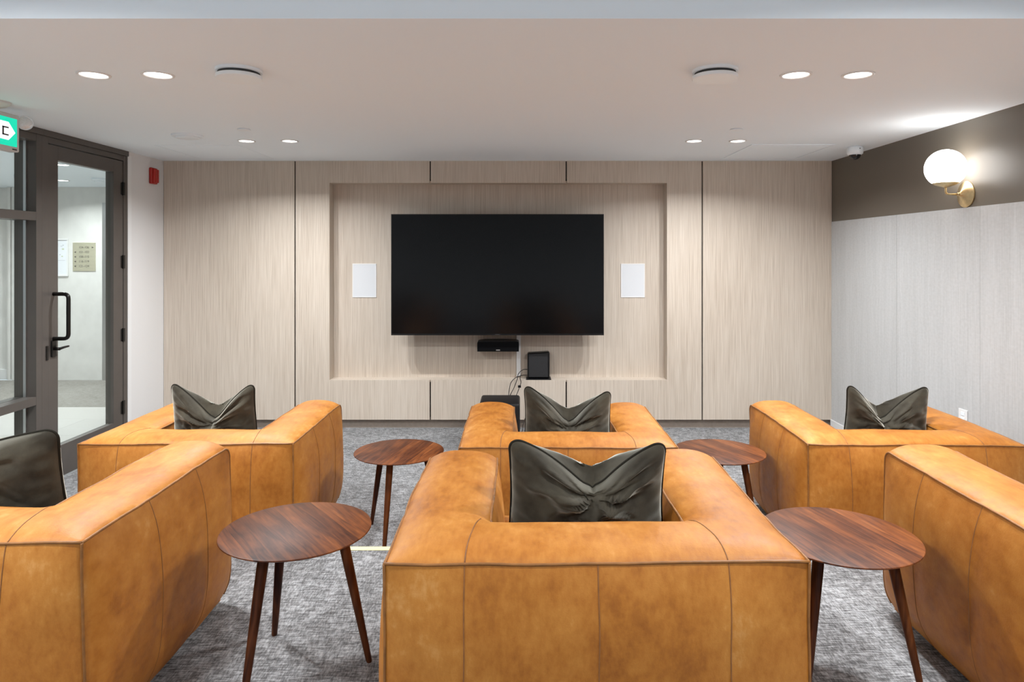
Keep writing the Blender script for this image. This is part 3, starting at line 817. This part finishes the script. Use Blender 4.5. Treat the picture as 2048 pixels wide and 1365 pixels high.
def armchair(name_label, loc, rz, seed, group):
    root = empty('armchair', loc, rz); tag(root, name_label, 'armchair', group)
    xi = W / 2 - T
    yA = lin(0, T, 12) + lin(T, D - RF, 22)[1:] + lin(D - RF, D, 8)[1:]
    zA = lin(Z0, Z0 + RB, 5) + lin(Z0 + RB, H - RF, 16)[1:] + lin(H - RF, H, 8)[1:]
    for sg in (-1, 1):
        bm = bmesh.new()
        xa = [sg * x for x in lin(xi, W / 2, 14)]
        patch(bm, xa, yA, lambda x, y: P_top(x, y, seed))
        patch(bm, xa, zA, lambda x, z: P_front(x, z, seed))
        patch(bm, yA, zA, lambda y, z: P_side(sg, y, z, seed))
        patch(bm, xa, zA, lambda x, z: P_back(x, z, seed))
        yI = [y for y in yA if y >= T - 1e-6]
        patch(bm, yI, zA, lambda y, z: P_inner(sg, y, z, seed))
        patch(bm, xa, [0, D], lambda x, y: finish(Vector((x, rnd_yz(y, Z0)[0], Z0 + 0.0)), seed))
        bmesh.ops.remove_doubles(bm, verts=bm.verts[:], dist=0.0004)
        link('armrest', bm, M['leather'], root, smooth=True)
    bm = bmesh.new()
    xb = lin(-xi, xi, 26)
    patch(bm, xb, lin(0, T, 12), lambda x, y: P_top(x, y, seed))
    patch(bm, xb, zA, lambda x, z: P_back(x, z, seed))
    patch(bm, xb, [z for z in zA if z > 0.2], lambda x, z: P_iback(x, z, seed))
    bmesh.ops.remove_doubles(bm, verts=bm.verts[:], dist=0.0004)
    link('backrest', bm, M['leather'], root, smooth=True)
    # seat cushion
    bm = bmesh.new()
    sw = xi - 0.012
    box(bm, -sw, sw, T + 0.02, D + 0.01, 0.26, 0.40)
    bmesh.ops.subdivide_edges(bm, edges=bm.edges[:], cuts=10, use_grid_fill=True)
    for v in bm.verts:
        u = v.co.x / sw; q = (v.co.y - (T + D + .03) / 2) / ((D - T - .01) / 2)
        if v.co.z > 0.39: v.co.z += 0.025 * (1 - u ** 4) * (1 - q ** 4)
        if v.co.y > D: v.co.y += 0.02 * (1 - u ** 4) * ff((v.co.z - .26) / .14, 2)
        v.co += noise.noise_vector(v.co * 4 + Vector((seed, 0, 0))) * 0.004
    link('seat_cushion', bm, M['leather'], root, smooth=True)
    bm = bmesh.new(); box(bm, -xi - 0.02, xi + 0.02, T - 0.04, D - 0.03, 0.045, 0.262, bev=0.012, seg=3)
    link('seat_base', bm, M['leather'], root, smooth=True, sharp=40)
    # piping
    bm = bmesh.new(); pr = 0.0040
    up = Vector((0, 0, 0.001))
    out = [finish(Vector((x, 0, H)), seed) for x in lin(-W / 2, W / 2, 40)]
    tube(bm, [p + up for p in out], pr, seg=8)
    for sg in (-1, 1):
        pts = [P_side(sg, y, H, seed) for y in yA] + [P_side(sg, D, z, seed) for z in reversed(zA[:-1])]
        tube(bm, pts, pr, seg=8)
        pts = [P_inner(sg, y, H, seed) for y in yI] + [P_inner(sg, D, z, seed) for z in reversed(zA[:-1])]
        tube(bm, pts, pr, seg=8)
        tube(bm, [P_side(sg, 0, z, seed) for z in zA], pr, seg=8)
    link('piping', bm, M['piping'], root, smooth=True)
    # stitched panel seams
    bm = bmesh.new(); sr = 0.0018
    for sg in (-1, 1):
        xs0 = sg * (W / 2 - 0.205)
        top = []
        for k in range(15):
            t_ = k / 14
            x = xs0 + (sg * (xi + 0.012) - xs0) * (t_ ** 1.8) * (1.0 if sg > 0 else 0.6)
            y = T * t_ * 0.96
            top.append(P_top(x, y, seed))
        tube(bm, top, sr, seg=6)
        tube(bm, [P_back(xs0, z, seed) for z in zA], sr, seg=6)
        for s in (0.35, 0.69):
            tube(bm, [P_side(sg, s * D + 0.02 * math.sin(z * 4), z, seed) for z in zA], sr, seg=6)
    tube(bm, [P_back(0.0, z, seed) for z in zA], sr, seg=6)
    link('seam_stitching', bm, M['stitch'], root, smooth=True)
    for fx in (-W / 2 + 0.12, W / 2 - 0.12):
        for fy in (0.12, D - 0.14):
            link('leg', LT([(0.022, 0), (0.028, 0.05), (0, 0.05)], seg=16), M['black_metal'], root, (fx, fy, 0))
    return root

FR = 'tan armchairs of the front row on the lower floor'; RR = 'tan armchairs of the rear row on the platform'
armchair('tan leather armchair at the left of the front row, nearest the glass door', (-1.678, 3.42, 0), 0, 1, FR)
armchair('tan leather armchair in the middle of the front row, before the black subwoofer', (0.238, 3.36, 0), 0, 2, FR)
armchair('tan leather armchair at the right of the front row, beside the pale wall', (1.985, 3.41, 0), math.radians(-1.5), 3, FR)
armchair('tan leather armchair at the left of the rear row, cut by the picture edge', (-1.722, 1.85, PLAT), 0, 4, RR)
armchair('large tan leather armchair in the middle of the rear row, seen from behind', (0.194, 1.728, PLAT), 0, 5, RR)
armchair('tan leather armchair at the right of the rear row, only its left arm showing', (1.975, 1.78, PLAT), math.radians(-1.0), 6, RR)

# ------------------------------------------------------------------ cushions
def cushion(label, loc, w_, h_, depth, u0, seed, tilt=0.16, yaw=0.0, roll=0.0, ear=(0.0, 0.0), thick=0.085, lip=0.035):
    root = empty('throw_pillow', loc); root.rotation_euler = (tilt, roll, yaw)
    tag(root, label, 'cushion', 'dark olive velvet throw pillows')
    n = 64
    rnd = random.Random(seed)
    folds = [(rnd.uniform(-1.25, 1.25), rnd.uniform(0.06, 0.14), rnd.uniform(0.4, 1.0), rnd.uniform(-1, 1)) for _ in range(9)]
    def outline(u, v):
        cu = (abs(u) - 0.82) / 0.18; cv = (abs(v) - 0.82) / 0.18
        if cu > 0 and cv > 0:
            u = math.copysign(0.82 + 0.18 * cu * math.sqrt(1 - cv * cv / 2), u)
            v = math.copysign(0.82 + 0.18 * cv * math.sqrt(1 - cu * cu / 2), v)
        V = max(0.0, 1 - abs(u - u0) / (1.0 - 0.02 + (u0 if u < u0 else -u0)))
        V = V ** 1.32
        V = V - 0.10 * math.exp(-((u - u0) / 0.10) ** 2) * 0.9
        s = (v + 0.55) / 1.55; s = max(0, s); s = s * s * (3 - 2 * s) if s < 1 else 1
        x = u * w_ / 2 * (1 - 0.05 * (1 - v * v) - 0.03 * s * (1 if abs(u) > 0 else 0))
        z = v * h_ / 2 * (1 - 0.03 * (1 - u * u))
        z -= depth * V * s
        z += s * (ear[0] * max(0, -u) + ear[1] * max(0, u))
        # rounded corners
        return x, z, V, s
    def surf(u, v, side):
        x, z, V, s = outline(u, v)
        eu = max(0, 1 - abs(u) ** 2.6); ev = max(0, 1 - abs(v) ** 2.6)
        t = thick * (eu ** 0.50) * (ev ** 0.55)
        # seam sinks between puffed lips at the chop
        lipk = V * V * lip
        z -= lipk * max(0, (v - 0.72) / 0.28) ** 2
        if side > 0:
            q = max(0, min(1, (v - 0.1) / 0.7)); q = q * q * (3 - 2 * q)
            e_ = max(0, min(1, (1 - v) / 0.10)); e_ = e_ ** 0.6
            z += depth * V * s * 0.40 * q * e_
        t *= 1 + 0.35 * V * s * (1 if v < .97 else .6)
        # radiating folds from the chop point
        cx = u0; cz = 0.78
        du = u - cx; dv = v - cz; r = math.hypot(du, dv)
        ang = math.atan2(du, -dv)
        f = 0
        for a, wd, am, cur in folds:
            dd = ang - a - cur * 0.35 * r
            f += am * math.exp(-(dd / wd) ** 2) * math.exp(-((r - 0.33) / 0.30) ** 2)
        f -= 0.9 * math.exp(-(r / 0.16) ** 2)
        t += 0.027 * f * min(1, 5 * (1 - abs(v))) * min(1, 4 * (1 - abs(u)))
        rg = noise.noise(Vector((ang * 2.6, r * 1.1, seed * 1.7 + side * 4)))
        rg2 = noise.noise(Vector((ang * 5.5, r * 1.6, seed * 2.3 + side * 4)))
        t += (0.030 * (0.5 - 2 * abs(rg)) + 0.014 * (0.5 - 2 * abs(rg2))) * math.exp(-((r - 0.45) / 0.5) ** 2) * min(1, 4 * (1 - abs(v))) * min(1, 4 * (1 - abs(u)))
        # gathers along the sides
        edge = math.exp(-((1 - abs(u)) / 0.16) ** 2)
        t += 0.0035 * math.sin(v * 26 + side + seed) * edge * (1 - abs(u)) * 8 * (1 if v < .9 else 0)
        nz = noise.noise_vector(Vector((u * 1.7 + seed, v * 1.7, side * 3.0)))
        nz2 = noise.noise(Vector((u * 3.6 + seed, v * 3.6 + u * 2, side * 5.0)))
        t += (0.010 * nz.x + 0.010 * nz2) * min(1, 3 * (1 - abs(v))) * min(1, 3 * (1 - abs(u)))
        y = side * t + 0.012 * math.sin(u * 2.2 + seed) * (v + 1) * .5
        return Vector((x + nz.y * .004, y, z + h_ / 2))
    bm = bmesh.new()
    us = [math.sin(a) for a in lin(-pi / 2, pi / 2, n)]
    us = [0.55 * a + 0.45 * b for a, b in zip(us, lin(-1, 1, n))]
    for side in (-1, 1):
        patch(bm, us, us, lambda u, v: surf(u, v, side))
    bmesh.ops.remove_doubles(bm, verts=bm.verts[:], dist=0.0008)
    link('cover', bm, M['velvet'], root, smooth=True)
    def e(u, v): return (surf(u, v, -1) + surf(u, v, 1)) / 2
    L_ = [e(u, 1) for u in us] + [e(1, v) for v in reversed(us[:-1])] + [e(u, -1) for u in reversed(us[:-1])] + [e(-1, v) for v in us[1:-1]]
    link('piping', TB(L_, 0.0043, seg=8, closed=True), M['velvet_pipe'], root, smooth=True)
    return root

cushion('dark olive velvet cushion on the left front row armchair', (-1.707, 3.86, 0.425), 0.480, 0.455, 0.180, 0.03, 11, ear=(0.005, 0.0))
cushion('dark olive velvet cushion on the middle front row armchair, before the subwoofer', (0.262, 3.80, 0.425), 0.490, 0.445, 0.175, 0.02, 23, ear=(0.012, -0.015))
cushion('dark olive velvet cushion on the right front row armchair', (2.046, 3.86, 0.425), 0.480, 0.450, 0.180, -0.16, 31, ear=(0.006, -0.012))
cushion('dark olive velvet cushion at the left picture edge on the rear armchair', (-1.757, 2.27, PLAT + 0.42), 0.53, 0.445, 0.060, -0.35, 47, yaw=math.radians(5), ear=(0, 0.0))
cushion('largest dark olive velvet cushion on the middle rear row armchair', (0.209, 2.20, PLAT + 0.42), 0.505, 0.430, 0.135, 0.08, 59, ear=(0.002, 0.0), lip=0.045)

# ------------------------------------------------------------------ side tables
def side_table(label, loc, ang0, grain, seed, tone):
    root = empty('side_table', loc); tag(root, label, 'side table', 'round walnut three-legged side tables')
    r = 0.252; zt = 0.478
    bm = LT([(0, zt - 0.020), (r - 0.045, zt - 0.020), (r - 0.006, zt - 0.008), (r, zt - 0.004), (r - 0.001, zt - 0.001), (r - 0.004, zt), (0, zt)], seg=96)
    link('table_top', bm, mat_walnut('walnut_top', grain, tone), root, smooth=True, sharp=25)
    for k in range(3):
        a = math.radians(ang0 + 120 * k)
        d = Vector((math.cos(a), math.sin(a), 0))
        p0 = d * 0.150 + Vector((0, 0, zt - 0.018)); p1 = d * 0.245 + Vector((0, 0, 0.0))
        bm = bmesh.new()
        pts = [p1, p1 + (p0 - p1) * 0.012] + [p1 + (p0 - p1) * t for t in (0.1, 0.3, 0.5, 0.7, 0.85, 1.0)]
        rad = [0.0085, 0.0105, 0.0115, 0.0135, 0.0155, 0.0172, 0.0182, 0.0185]
        rings = []
        for p, rr in zip(pts, rad):
            rings.append([bm.verts.new(p + Vector((math.cos(2 * pi * i / 20) * rr, math.sin(2 * pi * i / 20) * rr, 0))) for i in range(20)])
        for A, B_ in zip(rings[:-1], rings[1:]):
            for i in range(20): bm.faces.new((A[i], A[(i + 1) % 20], B_[(i + 1) % 20], B_[i]))
        bm.faces.new(rings[0]); bm.faces.new(rings[-1])
        link('leg', bm, M['walnut_leg'], root, smooth=True, sharp=50)
    return root
side_table('round walnut side table in the foreground left of the middle rear armchair', (-0.769, 2.35, PLAT), 7, math.radians(-38), 1, 1.15)
side_table('round walnut side table in the foreground right of the middle rear armchair', (1.075, 2.30, PLAT), 222, math.radians(-15), 2, 1.4)
side_table('round walnut side table on the lower floor left of the middle front armchair', (-0.685, 3.87, 0), 141, math.radians(13), 3, 1.3)
side_table('round walnut side table on the lower floor right of the middle front armchair', (1.130, 3.87, 0), 72, math.radians(-25), 4, 1.3)
